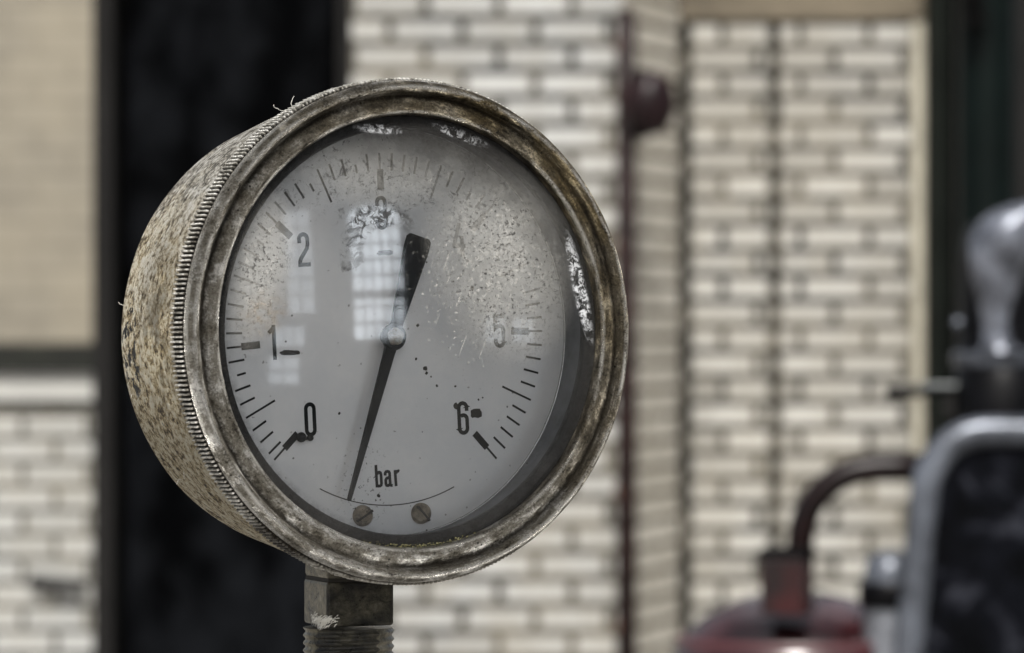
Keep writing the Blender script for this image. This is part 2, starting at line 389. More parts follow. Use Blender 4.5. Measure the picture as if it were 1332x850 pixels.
# ---- bezel
def wob_bez(r, z, a):
    k = noise.noise(Vector((math.cos(a)*5, math.sin(a)*5, r*9)))
    k2 = noise.noise(Vector((math.cos(a)*17, math.sin(a)*17, r*30)))
    d = 0.0014*k+0.0004*k2
    return r+d, z+d
bp = [(0.862, -0.030), (0.860, 0.000), (0.8605, 0.010), (0.864, 0.019), (0.869, 0.024), (0.880, 0.0275), (0.893, 0.0275), (0.906, 0.024), (0.917, 0.018), (0.926, 0.011), (0.934, 0.008), (0.941, 0.011), (0.947, 0.020), (0.954, 0.031), (0.963, 0.0385), (0.973, 0.040), (0.982, 0.036), (0.990, 0.027), (0.996, 0.014), (1.000, -0.004), (0.999, -0.012), (0.96, -0.014), (0.93, -0.03)]
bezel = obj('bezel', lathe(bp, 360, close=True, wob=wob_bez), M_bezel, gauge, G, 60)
# ---- knurled band, every tooth modelled
bm = bmesh.new(); NTE = 336; rows = [[] for _ in range(6)]
for i in range(NTE):
    for (fr, rr) in ((0.0, 0), (0.34, 0), (0.50, 1), (0.80, 1)):
        a = 2*PI*(i+fr)/NTE
        jit = 0.0022*noise.noise(Vector((i*0.9, 3, 0)))
        R0 = 0.9925; R1 = 1.0105+jit
        r_ = R1 if rr else R0
        zs = [(-0.118, 0.986), (-0.1165, r_-0.003*rr), (-0.112, r_), (-0.022, r_), (-0.017, r_-0.003*rr), (-0.0125, 0.990)]
        for k, (z, rad) in enumerate(zs):
            rows[k].append(bm.verts.new((rad*math.cos(a), rad*math.sin(a), z+0.001*noise.noise(Vector((i*.5, k, 1))))))
m = len(rows[0])
for A, B in zip(rows, rows[1:]):
    for i in range(m): bm.faces.new((A[i], B[i], B[(i+1) % m], A[(i+1) % m]))
bmesh.ops.recalc_face_normals(bm, faces=bm.faces[:])
obj('knurled_band', bm, M_knurl, gauge, G)
# ---- retaining ring, inner wall, dial
obj('retaining_ring', lathe([(0.861, -0.026), (0.861, -0.062), (0.835, -0.068), (0.814, -0.066), (0.810, -0.058), (0.811, -0.036), (0.815, -0.030), (0.83, -0.028)], 240, close=True), M_ring, gauge, G, 40)
obj('dial_bead', lathe([(0.826+.0055*math.cos(2*PI*i/8), -0.2085+.0055*math.sin(2*PI*i/8)) for i in range(8)], 200, close=True), simple('bright_bead', (.55, .56, .56), .25, .8), gauge, G, True)
obj('inner_wall', lathe([(0.838, -0.068), (0.838, -0.130), (0.834, -0.190), (0.828, -0.203), (0.824, -0.2125), (0.90, -0.222), (0.90, -0.068)], 240, close=True), M_wall_in, gauge, G, 50)
dial = obj('dial', lathe([(0, -0.213), (0.3, -0.213), (0.6, -0.213), (0.826, -0.213), (0.826, -0.220), (0, -0.220)], 200), M_dial, gauge, G, 30)
ZD = -0.213

# ---- printed scale
def ribbon(bm, pts, wd, z, closed=False, th=0.0016):
    n = len(pts); P = [Vector((p[0], p[1])) for p in pts]; L, R = [], []
    for i in range(n):
        if closed: a, b = P[(i-1) % n], P[(i+1) % n]
        else: a, b = P[max(i-1, 0)], P[min(i+1, n-1)]
        d0 = (P[i]-a).normalized() if (closed or i > 0) else (b-P[i]).normalized()
        d1 = (b-P[i]).normalized() if (closed or i < n-1) else d0
        n0 = Vector((-d0.y, d0.x)); n1 = Vector((-d1.y, d1.x)); mm = (n0+n1).normalized()
        k = wd/2/max(0.45, mm.dot(n0))
        L.append(P[i]+mm*k); R.append(P[i]-mm*k)
    lv = [bm.verts.new((p.x, p.y, z+th)) for p in L]; rv = [bm.verts.new((p.x, p.y, z+th)) for p in R]
    lb = [bm.verts.new((p.x, p.y, z)) for p in L]; rb = [bm.verts.new((p.x, p.y, z)) for p in R]
    for i in range(n if closed else n-1):
        j = (i+1) % n
        bm.faces.new((rv[i], rv[j], lv[j], lv[i])); bm.faces.new((lb[i], lb[j], lv[j], lv[i])); bm.faces.new((rb[i], rv[i], rv[j], rb[j]))
    if not closed:
        bm.faces.new((lb[0], lv[0], rv[0], rb[0])); bm.faces.new((lb[-1], rb[-1], rv[-1], lv[-1]))
ALPHA = 46.2
def pol(v, r):
    a = math.radians(90-(v-3)*ALPHA); return (r*math.cos(a), r*math.sin(a))
zi = ZD+0.0003
INK = {'d': (M_ink, None), 'r': (M_inkt, 'rubbed, partly worn scale mark'), 'f': (M_inkf, 'faded, nearly erased scale mark')}
def tick(k, v, r0, r1, wd, more=None):
    bm = bmesh.new(); ribbon(bm, [pol(v, r0), pol(v, r1)], wd, zi)
    if more: ribbon(bm, [pol(v, more[0]), pol(v, more[1])], more[2], zi+0.0003)
    o = obj('scale_mark', bm, INK[k][0], dial, G)
    if INK[k][1]: o['label'] = INK[k][1]
def bold(k, v):
    tick(k, v, 0.655, 0.720, 0.0080, (0.574, 0.656, 0.0285))
V0 = 3-(222.1-90)/ALPHA
for v, k in ((V0, 'd'), (1, 'd'), (2, 'r'), (3, 'r'), (4, 'f'), (5, 'r'), (6, 'd')): bold(k, v)
for i in range(2, 60):
    v = i/10
    if i % 10 == 0: continue
    k = 'd' if (i < 11 or i > 47) else ('r' if (i < 14 or 21 < i < 34 or i in (36, 37)) else 'f')
    if i % 10 == 5:
        tick('f' if i in (35, 45, 15) else k, v, 0.575, 0.720, 0.0082)
    elif i == 8: tick(k, v, 0.655, 0.694, 0.0085)
    elif i in (24, 28, 38, 43, 18): tick(k, v, 0.650, 0.685, 0.0085)
    elif i in (41, 42, 46): continue
    else: tick(k, v, 0.650, 0.720, 0.0085)
HX, HY, SW = 0.0182, 0.0605, 0.0158
def arcp(cx, cy, rx, ry, a0, a1, n=10):
    return [(cx+rx*math.cos(math.radians(a0+(a1-a0)*i/n)), cy+ry*math.sin(math.radians(a0+(a1-a0)*i/n))) for i in range(n+1)]
def glyph(name, cx, cy, strokes, mat, wd=SW, lab=None):
    bm = bmesh.new()
    for q, (pts, cl) in enumerate(strokes):
        ribbon(bm, [(cx+x, cy+y) for x, y in pts], wd, zi+0.0004*q, cl)
    o = obj(name, bm, mat, dial, G)
    if lab: o['label'] = lab
ty = HY-HX
glyph('numeral', -0.3661, -0.3317, [(arcp(0, ty, HX, HX, 180, 0)+arcp(0, -ty, HX, HX, 0, -180), True)], M_ink, lab='numeral 0')
glyph('numeral', -0.514, -0.018, [([(0.004, -0.0690), (0.004, 0.0690)], False), ([(0.004, 0.0610), (-0.006, 0.050), (-0.019, 0.0385)], False)], M_ink, lab='numeral 1')
glyph('numeral', -0.3603, 0.3451, [([(-HX, 0.026)]+arcp(0, ty, HX, HX, 180, 0)+[(HX, 0.020), (HX*0.8, 0.004), (-HX*0.75, -0.036), (-HX, -0.048), (-HX, -0.062)], False), ([(-HX-.0079, -HY), (HX+0.010, -HY)], False)], M_ink, lab='numeral 2')
glyph('numeral', -0.0027, 0.4798, [([(-HX, 0.028)]+arcp(0, ty, HX, HX, 180, 0)+[(HX, 0.018), (HX*.75, 0.008), (HX*.2, 0.002)]+[(HX*.75, -0.004), (HX, -0.014), (HX, -ty)]+arcp(0, -ty, HX, HX, 0, -180)+[(-HX, -0.028)], False)], M_inkt, lab='numeral 3, half hidden by grime')
glyph('numeral', 0.3488, 0.3589, [([(0.004, 0.067), (-0.0225, -0.018), (-0.0225, -0.024)], False), ([(-0.030, -0.026), (0.028, -0.026)], False), ([(0.013, 0.015), (0.013, -0.068)], False)], M_inkf, lab='numeral 4, almost worn away')
glyph('numeral', 0.517, -0.021, [([(HX+.006, HY), (-HX, HY), (-HX, 0.012), (-0.010, 0.020), (0.004, 0.0225), (0.014, 0.017), (HX, 0.004), (HX, -ty)]+arcp(0, -ty, HX, HX, 0, -180)+[(-HX, -0.030)], False)], M_ink, lab='numeral 5')
glyph('numeral', 0.3289, -0.3656, [([(HX, 0.028), (HX, ty)]+arcp(0, ty, HX, HX, 0, 180)+[(-HX, -ty)]+arcp(0, -ty, HX, HX, 180, 360)+[(HX, -0.006)]+arcp(0.001, -0.005, HX-.001, HX*0.9, 0, 130, 8), False)], M_ink, lab='numeral 6')
def zp(x, y): return ((x-485)/14.17/.867/327, (400-y)/14.17/327)
bm = bmesh.new(); WB = 0.0118
for q, pts in enumerate((
    [zp(287, 186), zp(290, 606)],
    [zp(300, 355), zp(318, 330), zp(345, 325), zp(365, 340), zp(372, 370), zp(374, 540), zp(366, 568), zp(345, 582), zp(318, 582), zp(300, 570)],
    [zp(447, 395), zp(449, 350), zp(465, 326), zp(492, 320), zp(518, 330), zp(529, 355), zp(532, 560), zp(545, 584), zp(574, 588)],
    [zp(530, 425), zp(500, 440), zp(468, 452), zp(453, 480), zp(453, 550), zp(465, 580), zp(492, 585), zp(515, 575), zp(530, 548)],
    [zp(630, 305), zp(637, 606)],
    [zp(645, 362), zp(663, 335), zp(688, 325), zp(706, 334)])):
    ribbon(bm, [(-0.032+x, -0.5771+y) for x, y in pts], WB, zi+0.0004*q)
obj('unit_text', bm, M_ink, dial, G)['label'] = 'the word bar in black'
# curved hairline seam under the pointer tip
bm = bmesh.new()
ribbon(bm, [(0.697*math.cos(math.radians(a)), 0.697*math.sin(math.radians(a))) for a in range(-119, -66, 2)], 0.0042, zi)
obj('seam_line', bm, M_dark, dial, G)
# slotted screws
def screw(px_, py_, rot):
    T = G @ Matrix.Translation((px_, py_, ZD)) @ Matrix.Rotation(rot, 4, 'Z')
    bm = lathe([(0, 0.030), (0.020, 0.0285), (0.034, 0.024), (0.041, 0.016), (0.043, 0.006), (0.043, -0.002)], 40)
    s = obj('screw', bm, M_brass, dial, T, 40)
    b2 = bmesh.new(); box(b2, -0.040, 0.040, -0.0042, 0.0042, 0.012, 0.0312)
    obj('slot', b2, M_dark, s, T)
screw(-0.1536, -0.7297, math.radians(28)); screw(0.1127, -0.7387, math.radians(-50))
# stop pins by the zero
def ball(name, x, y, z, r, mat, parent=dial, lab=None, sc_=(1, 1, 1)):
    bm = bmesh.new(); bmesh.ops.create_uvsphere(bm, u_segments=20, v_segments=12, radius=r)
    bmesh.ops.scale(bm, vec=sc_, verts=bm.verts)
    o = obj(name, bm, mat, parent, G @ Matrix.Translation((x, y, z)), True)
    if lab: o['label'] = lab
    return o
ball('stop_pin', -0.4193, -0.3993, ZD+0.020, 0.0205, M_ptr)
ball('stop_pin', -0.3755, -0.4040, ZD+0.012, 0.0135, M_ptr)
bm = bmesh.new(); box(bm, -0.4193, -0.3755, -0.412, -0.400, ZD+0.001, ZD+0.014); obj('pin_link', bm, M_ptr, dial, G)
# dark openings and stuck lumps on the dial face
def lump(x, y, rx, ry, rot=0, seed=1, z=0.004):
    bm = bmesh.new(); n = 26; c = bm.verts.new((0, 0, z)); ring = []
    for i in range(n):
        a = 2*PI*i/n; k = 1+0.30*noise.noise(Vector((math.cos(a)*2+seed, math.sin(a)*2, seed*3)))
        X = rx*k*math.copysign(abs(math.cos(a))**0.7, math.cos(a)); Y = ry*k*math.copysign(abs(math.sin(a))**0.7, math.sin(a))
        ring.append(bm.verts.new((X, Y, 0)))
    for i in range(n): bm.faces.new((c, ring[i], ring[(i+1) % n]))
    return obj('grime_spot', bm, M_dark, dial, G @ Matrix.Translation((x, y, ZD+0.0006)) @ Matrix.Rotation(rot, 4, 'Z'), True)
lump(-0.4427, -0.0617, 0.046, 0.010, -0.05, 1)
lump(0.0066, 0.3186, 0.038, 0.010, 0, 2)
lump(0.392, -0.350, 0.026, 0.019, 0, 3)
lump(0.298, -0.345+0.03, 0.011, 0.013, 0.5, 4)
for i, (x, y, r) in enumerate(((0.165, -0.155, .010), (0.125, -0.115, .006), (0.215, -0.228, .006), (0.30, -0.235, .005), (-0.235, -0.315, .006), (0.405, -0.295, .005), (0.425, -0.288, .004), (0.17, -0.175, .007), (0.19, -0.190, .004), (-0.075, -0.655, .008), (0.14, 0.02, .007), (0.40, 0.16, .009))):
    lump(x, y, r, r*0.8, i, i+7, 0.003)

# ---- pointer with counterweight tail and hub
ZP = -0.150
hub = Vector((-0.0064, -0.0189)); tip = Vector((-0.2419, -0.6606)); tail = Vector((0.1330, 0.3780))
def across(a, b, wd): 
    d = (b-a).normalized(); return Vector((-d.y, d.x))*wd/2
d1 = (tip-hub).normalized(); n1 = Vector((-d1.y, d1.x)); d2 = (tail-hub).normalized(); n2 = Vector((-d2.y, d2.x))
pts = [tip+n1*-0.0075, tip+d1*0.004, tip+n1*0.0075, hub+d1*0.07+n1*0.024, hub+n1*0.030, hub+d2*0.06-n2*0.026]
pts += [tail-d2*0.05-n2*0.056, tail-d2*0.012-n2*0.055, tail-n2*0.044, tail+n2*0.044, tail-d2*0.012+n2*0.055, tail-d2*0.05+n2*0.056]
pts += [hub+d2*0.06+n2*0.026, hub-n1*0.030, hub+d1*0.07-n1*0.024]
pb = prism(pts, ZP-0.006, ZP+0.006)
ptr = obj('pointer', pb, M_ptr, gauge, G)
T = G @ Matrix.Translation((hub.x, hub.y, ZP))
obj('hub', lathe([(0, -0.064), (0.030, -0.064), (0.030, -0.01), (0.054, -0.008), (0.056, 0.004), (0.050, 0.014), (0.030, 0.017), (0, 0.017)], 48), M_ptr, ptr, T, 40)
obj('hub_screw', lathe([(0, 0.034), (0.014, 0.034), (0.026, 0.030), (0.034, 0.022), (0.036, 0.012), (0.036, 0.010)], 32, wob=lambda r, z, a: (r*(1+0.06*math.sin(5*a)), z+0.003*math.sin(3*a+1))), M_brass, ptr, T, True)

# ---- domed glass, front face dirty
RC = 6.0; zc = -0.020-math.sqrt(RC*RC-0.86**2)
front = [(r, zc+math.sqrt(RC*RC-r*r)) for r in [0.859*i/24 for i in range(25)]]
back = [(r, z-0.028) for r, z in front[::-1]]
bm = lathe(front+back, 160)
bmesh.ops.recalc_face_normals(bm, faces=bm.faces[:])
for f in bm.faces: f.material_index = 0 if f.normal.z > 0.5 else 1
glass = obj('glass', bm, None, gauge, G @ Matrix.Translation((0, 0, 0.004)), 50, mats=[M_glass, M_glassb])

# ---- fibres, moss and crust caught on the rim
def gp(ang, r, z): return Vector((r*math.cos(math.radians(ang)), r*math.sin(math.radians(ang)), z))
def fibre(ang, r, z, ln, curl, seed, n=14):
    rnd = random.Random(seed); p = gp(ang, r, z); pts = [p.copy()]; h = rnd.uniform(0, 6.28)
    out = Vector((math.cos(math.radians(ang)), math.sin(math.radians(ang)), 0))
    for i in range(n):
        h += rnd.uniform(-curl, curl)
        t_ = Vector((-out.y, out.x, 0))
        p = p+(out*(0.55+0.5*math.cos(h))+t_*math.sin(h)+Vector((0, 0, 0.2*rnd.uniform(-1, 1))))*ln*0.62/n
        pts.append(p.copy())
    bm = bmesh.new(); tube(bm, pts, 0.0011, 5); obj('fibre', bm, M_fib, gauge, G, True)
for args in ((117.5, 1.005, -0.10, 0.10, 1.1, 3), (116.5, 1.005, -0.09, 0.09, 1.0, 5), (118.6, 1.003, -0.11, 0.05, 1.0, 9), (170, 0.905, -0.78, 0.05, 1.2, 2), (216, 0.94, -0.6, 0.05, .8, 6), (213, 0.95, -0.5, 0.045, .7, 8), (-57, 1.0, -0.01, 0.07, .9, 10), (-60, 1.0, -0.01, 0.06, 1.1, 11), (-54, 1.0, -0.01, 0.05, 1.0, 12), (-75, 1.0, -0.01, 0.03, 1., 13), (193, 0.905, -0.77, 0.02, .7, 14)):
    fibre(*args)
rnd = random.Random(4)
def grains(name, n, fn, rmin, rmax, mat, lab=None):
    bm = bmesh.new()
    for i in range(n):
        p = fn(); r = rnd.uniform(rmin, rmax)
        bmesh.ops.create_icosphere(bm, subdivisions=1, radius=r, matrix=Matrix.Translation(p) @ Matrix.Rotation(rnd.uniform(0, 6), 4, 'X') @ Matrix.Diagonal((1, rnd.uniform(.5, 1), rnd.uniform(.5, 1), 1)))
    o = obj(name, bm, mat, gauge, G, True); o['kind'] = 'stuff'
    if lab: o['label'] = lab
def f_in():
    a = rnd.gauss(-91, 8); a = max(-110, min(-74, a)); return gp(a, rnd.uniform(0.848, 0.868), rnd.uniform(-0.012, 0.012))
grains('moss', 260, f_in, 0.0016, 0.0052, M_moss, 'dry green moss along the bottom inner edge of the bezel')
def f_out():
    a = rnd.gauss(-126, 2.4); return gp(a, rnd.uniform(0.985, 1.004), rnd.uniform(-0.135, -0.112))
M_lich = simple('yellow_lichen', (.30, .24, .05), .9)
grains('lichen', 26, f_out, 0.002, 0.005, M_lich, 'yellow lichen grains under the knurled band')
def f_dirt():
    a = rnd.uniform(0, 360); return gp(a, 0.864+rnd.gauss(0, .003), 0.004+rnd.uniform(-.012, .012))
grains('rim_dirt', 420, f_dirt, 0.001, 0.0034, M_dark, 'dark crumbs of dirt round the glass edge')
# torn hair at the left edge of the glass
bm = bmesh.new(); tube(bm, [(-0.800, 0.462, 0.012), (-0.806, 0.43, 0.012), (-0.800, 0.404, 0.010), (-0.782, 0.392, 0.008), (-0.765, 0.400, 0.008)], 0.0022, 5); obj('fibre', bm, M_dark, gauge, G, True)

# ---- connection: square stem, step, threads, pipe down to the ground
M_stem = None
t = NT('shaded_brass_stem'); v = t.tc.outputs['Object']
n1_ = t.noise(v, 420, 7, .7, .3); n2_ = t.noise(v, 90, 3, .5)
a_ = t.m_('ADD', t.m_('MULTIPLY', n1_, .65), t.m_('MULTIPLY', n2_, .35))
c_ = t.ramp(a_, [(0.36, (.010, .009, .006)), (0.47, (.085, .078, .050)), (0.55, (.20, .18, .125)), (0.68, (.42, .40, .33))])
X_, Y_, Z_ = t.xyz(v)
gre = t.m_('MULTIPLY', t.m_('LESS_THAN', Y_, -0.00655), t.ramp(t.noise(v, 130, 5, .6), [(.42, .98), (.66, .5)]))  # shade of the front facet put into its colour
c_ = t.mixc(gre, c_, (.006, .006, .005))
M_stem = t.done(t.bsdf(c_, t.ramp(a_, [(.4, .22), (.6, .5)]), 0.55, t.bump(n1_, .9, .0012), .6, .3))
YS = 0.8515
sx = (453.5-666)/F*YS; PXM = YS/F
def pz(y): return CAM.z-(y-425)*PXM
stem_c = Matrix.Translation((sx, YS, 0)) @ Matrix.Rotation(math.radians(22.4), 4, 'Z')
hw = 92*PXM/2
bm = bmesh.new(); box(bm, -hw, hw, -hw, hw, pz(812), pz(754)); bevel(bm, 0.0006, 2)
sq = obj('square_stem', bm, M_stem, gauge, stem_c)
bm = bmesh.new(); hw2 = hw+0.0000; box(bm, -hw2*.985, hw2*.985, -hw2*.985, hw2*.985, pz(751), pz(690)); bevel(bm, 0.0008, 2)
obj('stem_neck', bm, M_stem, gauge, stem_c)
bm = bmesh.new(); box(bm, -hw*.95, hw*.95, -hw*.95, hw*.95, pz(755), pz(750)); obj('stem_groove', bm, M_dark, gauge, stem_c)
# helical thread
bm = bmesh.new(); n = 64; pitch = 10.0*PXM; R_o = 59.5*PXM; R_i = 56.3*PXM; turns = 11; rows = []
z_top = pz(816)
segs = 8
for k in range(turns*segs+1):
    fr = (k % segs)/segs; tri = 1-abs(2*fr-1)
    row = []
    for i in range(n):
        th = i/n
        tt = (k/segs+th) % 1.0; h = max(0, 1-abs(2*tt-1)*1.35)
        row.append(bm.verts.new(((R_i+(R_o-R_i)*h**0.7)*math.cos(2*PI*th), (R_i+(R_o-R_i)*h**0.7)*math.sin(2*PI*th), z_top-k/segs*pitch)))
    rows.append(row)
for A, B in zip(rows, rows[1:]):
    for i in range(n): bm.faces.new((A[i], A[(i+1) % n], B[(i+1) % n], B[i]))
bm.faces.new(rows[0]); bm.faces.new(rows[-1][::-1])
bmesh.ops.recalc_face_normals(bm, faces=bm.faces[:])
obj('thread', bm, M_stem, gauge, Matrix.Translation((sx, YS, 0)), 50)
bm = bmesh.new(); rnd = random.Random(12)
for i in range(190):
    a = math.radians(rnd.uniform(196, 256)); zz = pz(rnd.gauss(806, 3.2)-2*math.sin(a*9)); q_ = a-math.radians(22.4); rr = hw/max(abs(math.cos(q_)), abs(math.sin(q_)))+rnd.uniform(-.0003, .0006)
    L = rnd.uniform(.0006, .0018); tilt = rnd.uniform(.2, .9)
    p = Vector((rr*math.cos(a), rr*math.sin(a), zz)); tdir = Vector((-math.sin(a)*math.cos(tilt), math.cos(a)*math.cos(tilt), math.sin(tilt)))
    tube(bm, [p-tdir*L/2, p+Vector((0, 0, .0002)), p+tdir*L/2], [.00006, rnd.uniform(.00006, .00015), .00006], 5)
obj('thread_tape', bm, M_wht, gauge, Matrix.Translation((sx, YS, 0)), True)
M_pipe = simple('dull_steel_pipe', (.13, .125, .11), .5, .6, 60, .5, .4, bd=.001)
bm = lathe([(0, z_top-turns*pitch), (0.0110, z_top-turns*pitch), (0.0125, z_top-turns*pitch-.002), (0.0125, 1.20), (0.0107, 1.198), (0.0107, 0.02), (0.045, 0.018), (0.045, 0.0), (0, 0)], 48)
obj('pipe', bm, M_pipe, gauge, Matrix.Translation((sx, YS, 0)), 30)

# ================================================================== THE SETTING
M_ground = simple('grey_concrete_yard', (.20, .19, .175), .85, 0, 1.3, .35, .4, bd=.01)
bm = bmesh.new(); vs = [bm.verts.new(p) for p in ((-150, -150, 0), (150, -150, 0), (150, 150, 0), (-150, 150, 0))]; bm.faces.new(vs)
tag(obj('ground', bm, M_ground), 'grey concrete yard floor under the pipe work', None, 'structure')

def mat_brick(name, c1, c2, mort, rowh=.0822, bw=.225, ms=.0085, rough=.25, low=.30):
    t = NT(name); uv = t.tc.outputs['UV']
    b = t.t.nodes.new('ShaderNodeTexBrick'); b.offset = .5; b.offset_frequency = 2
    t.put(b.inputs['Vector'], uv); t.put(b.inputs['Color1'], c1); t.put(b.inputs['Color2'], c2); t.put(b.inputs['Mortar'], mort)
    b.inputs['Scale'].default_value = 1; b.inputs['Mortar Size'].default_value = ms; b.inputs['Mortar Smooth'].default_value = .15
    b.inputs['Brick Width'].default_value = bw; b.inputs['Row Height'].default_value = rowh
    n = t.noise(uv, 7, 5, .6); n2 = t.noise(uv, 2.0, 3, .5)
    n3 = t.noise(uv, 22, 3, .6)
    c = t.mixc(t.ramp(n3, [(.55, 0), (.68, low*1.3)]), b.outputs[0], (.16, .145, .115))
    c = t.mixc(t.ramp(n, [(.42, 0), (.70, low*1.3)]), c, (.26, .235, .18))
    c = t.mixc(t.ramp(n2, [(.45, 0), (.70, low*.8)]), c, (.33, .29, .21))
    h = t.m_('SUBTRACT', 1.0, b.outputs[1])
    return t.done(t.bsdf(c, t.ramp(b.outputs[1], [(0, rough), (1, .8)]), 0, t.bump(h, .6, .004)))
M_bA = mat_brick('white_glazed_brick', (.50, .505, .49), (.34, .343, .33), (.009, .009, .008), ms=.0155)
M_bB = mat_brick('cream_glazed_brick', (.84, .80, .71), (.72, .68, .59), (.08, .065, .04), ms=.0105)
M_bC = mat_brick('pale_glazed_brick', (.51, .50, .462), (.31, .302, .275), (.011, .010, .008), ms=.0148)
M_bD = mat_brick('grey_white_glazed_brick', (.45, .455, .44), (.37, .375, .36), (.030, .030, .027), ms=.0125, bw=.2240)
M_tan = mat_brick('tan_painted_brick', (.215, .195, .152), (.195, .176, .138), (.168, .150, .116), ms=.008, rough=.7, low=.35)
M_dkgap = simple('dark_recess', (.018, .016, .012), .9, 0, 5, .5)  # near-black tone for the joint backing and the open joint
def quad(bm, pts, uvs, mi=0):
    L = bm.loops.layers.uv.verify(); f = bm.faces.new([bm.verts.new(p) for p in pts]); f.material_index = mi
    for l, u in zip(f.loops, uvs): l[L].uv = u
def wall_box(bm, x0, x1, y, dep, z0, z1, u0, v0, mi=0):
    'front face at y facing -Y, with UV in metres relative to (u0, v0)'
    def q(a, b, c, d, mi=mi): 
        P = [a, b, c, d]; quad(bm, P, [(p[0]-u0+(p[1]-y), p[2]-v0) for p in P], mi)
    q((x0, y, z0), (x1, y, z0), (x1, y, z1), (x0, y, z1))
    q((x1, y, z0), (x1, y+dep, z0), (x1, y+dep, z1), (x1, y, z1))
    q((x0, y+dep, z0), (x0, y, z0), (x0, y, z1), (x0, y+dep, z1))
    q((x0, y, z1), (x1, y, z1), (x1, y+dep, z1), (x0, y+dep, z1))
    q((x1, y+dep, z0), (x0, y+dep, z0), (x0, y+dep, z1), (x1, y+dep, z1))
# brick pier with a splayed side
YA, YC = 12.84, 13.5
uA = px(506, 0, YA).x-50*.225; vA = px(0, 22.5, YA).z-100*.0822
xa1 = px(807, 0, YA).x; xb1 = px(884, 0, YC).x
bm = bmesh.new()
wall_box(bm, px(330, 0, YA).x, xa1, YA, .5, 0, 4, uA, vA, 0)
bm.faces.ensure_lookup_table(); bmesh.ops.delete(bm, geom=[bm.faces[1]], context='FACES')
L = math.hypot(xb1-xa1, YC-YA)
quad(bm, [(xa1, YA, 0), (xb1, YC, 0), (xb1, YC, 4), (xa1, YA, 4)], [(0, -vA), (L, -vA), (L, 4-vA), (0, 4-vA)], 1)
quad(bm, [(xb1, YC, 0), (xb1, YC+.3, 0), (xb1, YC+.3, 4), (xb1, YC, 4)], [(0, -vA), (.3, -vA), (.3, 4-vA), (0, 4-vA)], 1)
pier = tag(obj('brick_pier', bm, None, mats=[M_bA, M_bB]), 'white glazed brick pier with a cream splayed side, directly behind the gauge', 'brick wall')
# recessed brick wall in two panels with dark joints
bw_ = thing('brick_wall', 'recessed cream glazed brick wall with dark vertical joints, right of the pier', 'brick wall', (px(1040, 0, YC).x, YC, 0))
uC1 = px(940, 0, YC).x-50*.225; uC2 = px(1040, 0, YC).x-50*.225; vC = px(0, 93.7, YC).z-100*.0822
ztop = px(0, 27, YC).z
bm = bmesh.new(); wall_box(bm, px(900, 0, YC).x, px(999, 0, YC).x, YC, .12, 0, ztop, uC1, vC); obj('brick_panel', bm, M_bC, bw_, Matrix())
bm = bmesh.new(); wall_box(bm, px(1016, 0, YC).x, px(1184, 0, YC).x, YC, .12, 0, ztop, uC2, vC); obj('brick_panel', bm, M_bC, bw_, Matrix())
# toothed, crumbling mortar in the joints
M_joint = simple('grimy_mortar', (.10, .09, .07), .9, 0, 9, .7)
bm = bmesh.new(); rnd = random.Random(3)
for k in range(-6, 30):
    z = vC+(100-k)*.0822
    for (xx, wd, pr) in ((px(893, 0, YC).x, .020, .6), (px(1008, 0, YC).x, .034, 1.0)):
        if rnd.random() < pr:
            dx = rnd.uniform(-.008, .008)
            box(bm, xx-wd/2+dx, xx+wd/2+dx, YC+.03, YC+.10, z-.0822+.008, z-.010-rnd.uniform(0, .02))
obj('joint_mortar', bm, M_joint, bw_, Matrix())
bm = bmesh.new(); box(bm, px(880, 0, YC).x, px(1230, 0, YC).x, YC+.125, YC+.35, 0, ztop); obj('backing', bm, M_dkgap, bw_, Matrix())
M_lintel = simple('sandstone_lintel', (.12, .10, .07), .85, 0, 3, .35, .3)
bm = bmesh.new(); box(bm, px(885, 0, YC).x, px(1240, 0, YC).x, YC-.02, YC+.35, ztop+.003, 4); obj('lintel', bm, M_lintel, bw_, Matrix())
M_trim = simple('cream_render_strip', (.48, .45, .36), .7, 0, 6, .2, .2)
bm = bmesh.new(); box(bm, px(1187, 0, YC).x, px(1204, 0, YC).x, YC-.01, YC+.12, 0, 3.5); bevel(bm, .004, 1); obj('edge_strip', bm, M_trim, bw_, Matrix())
# left wall: tan above, dark ledge, glazed brick below
YD = 14.3
lw = thing('brick_wall', 'wall at the far left, tan above a mossy dark ledge and white glazed brick below', 'brick wall', (px(40, 0, YD).x, YD, 0))
uD = px(72, 0, YD).x-50*.224; vD = px(0, 570.5, YD).z-100*.0822
bm = bmesh.new(); wall_box(bm, px(-420, 0, YD).x, px(330, 0, YD).x, YD, .3, 0, px(0, 533, YD).z, uD, vD); obj('lower_brick', bm, M_bD, lw, Matrix())
bm = bmesh.new(); box(bm, px(-420, 0, YD).x, px(330, 0, YD).x, YD-.01, YD+.3, px(0, 521, YD).z, px(0, 486, YD).z); bevel(bm, .004, 1); obj('white_course', bm, simple('white_glazed_course', (.46, .458, .43), .3, 0, 3, .12), lw, Matrix())
bm = bmesh.new(); box(bm, px(-420, 0, YD).x, px(330, 0, YD).x, YD+.03, YD+.3, px(0, 533, YD).z+.001, px(0, 521, YD).z-.001); obj('open_joint', bm, M_dkgap, lw, Matrix())
bm = bmesh.new(); box(bm, px(-420, 0, YD).x, px(330, 0, YD).x, YD-.05, YD+.3, px(0, 484, YD).z, px(0, 449, YD).z); bevel(bm, .006, 1); obj('ledge', bm, simple('mossy_dark_ledge', (.007, .008, .005), .9, 0, 8, .8, .5), lw, Matrix())
bm = bmesh.new(); wall_box(bm, px(-420, 0, YD).x, px(330, 0, YD).x, YD+.02, .3, px(0, 447, YD).z, 4, uD, vD); obj('upper_wall', bm, M_tan, lw, Matrix())
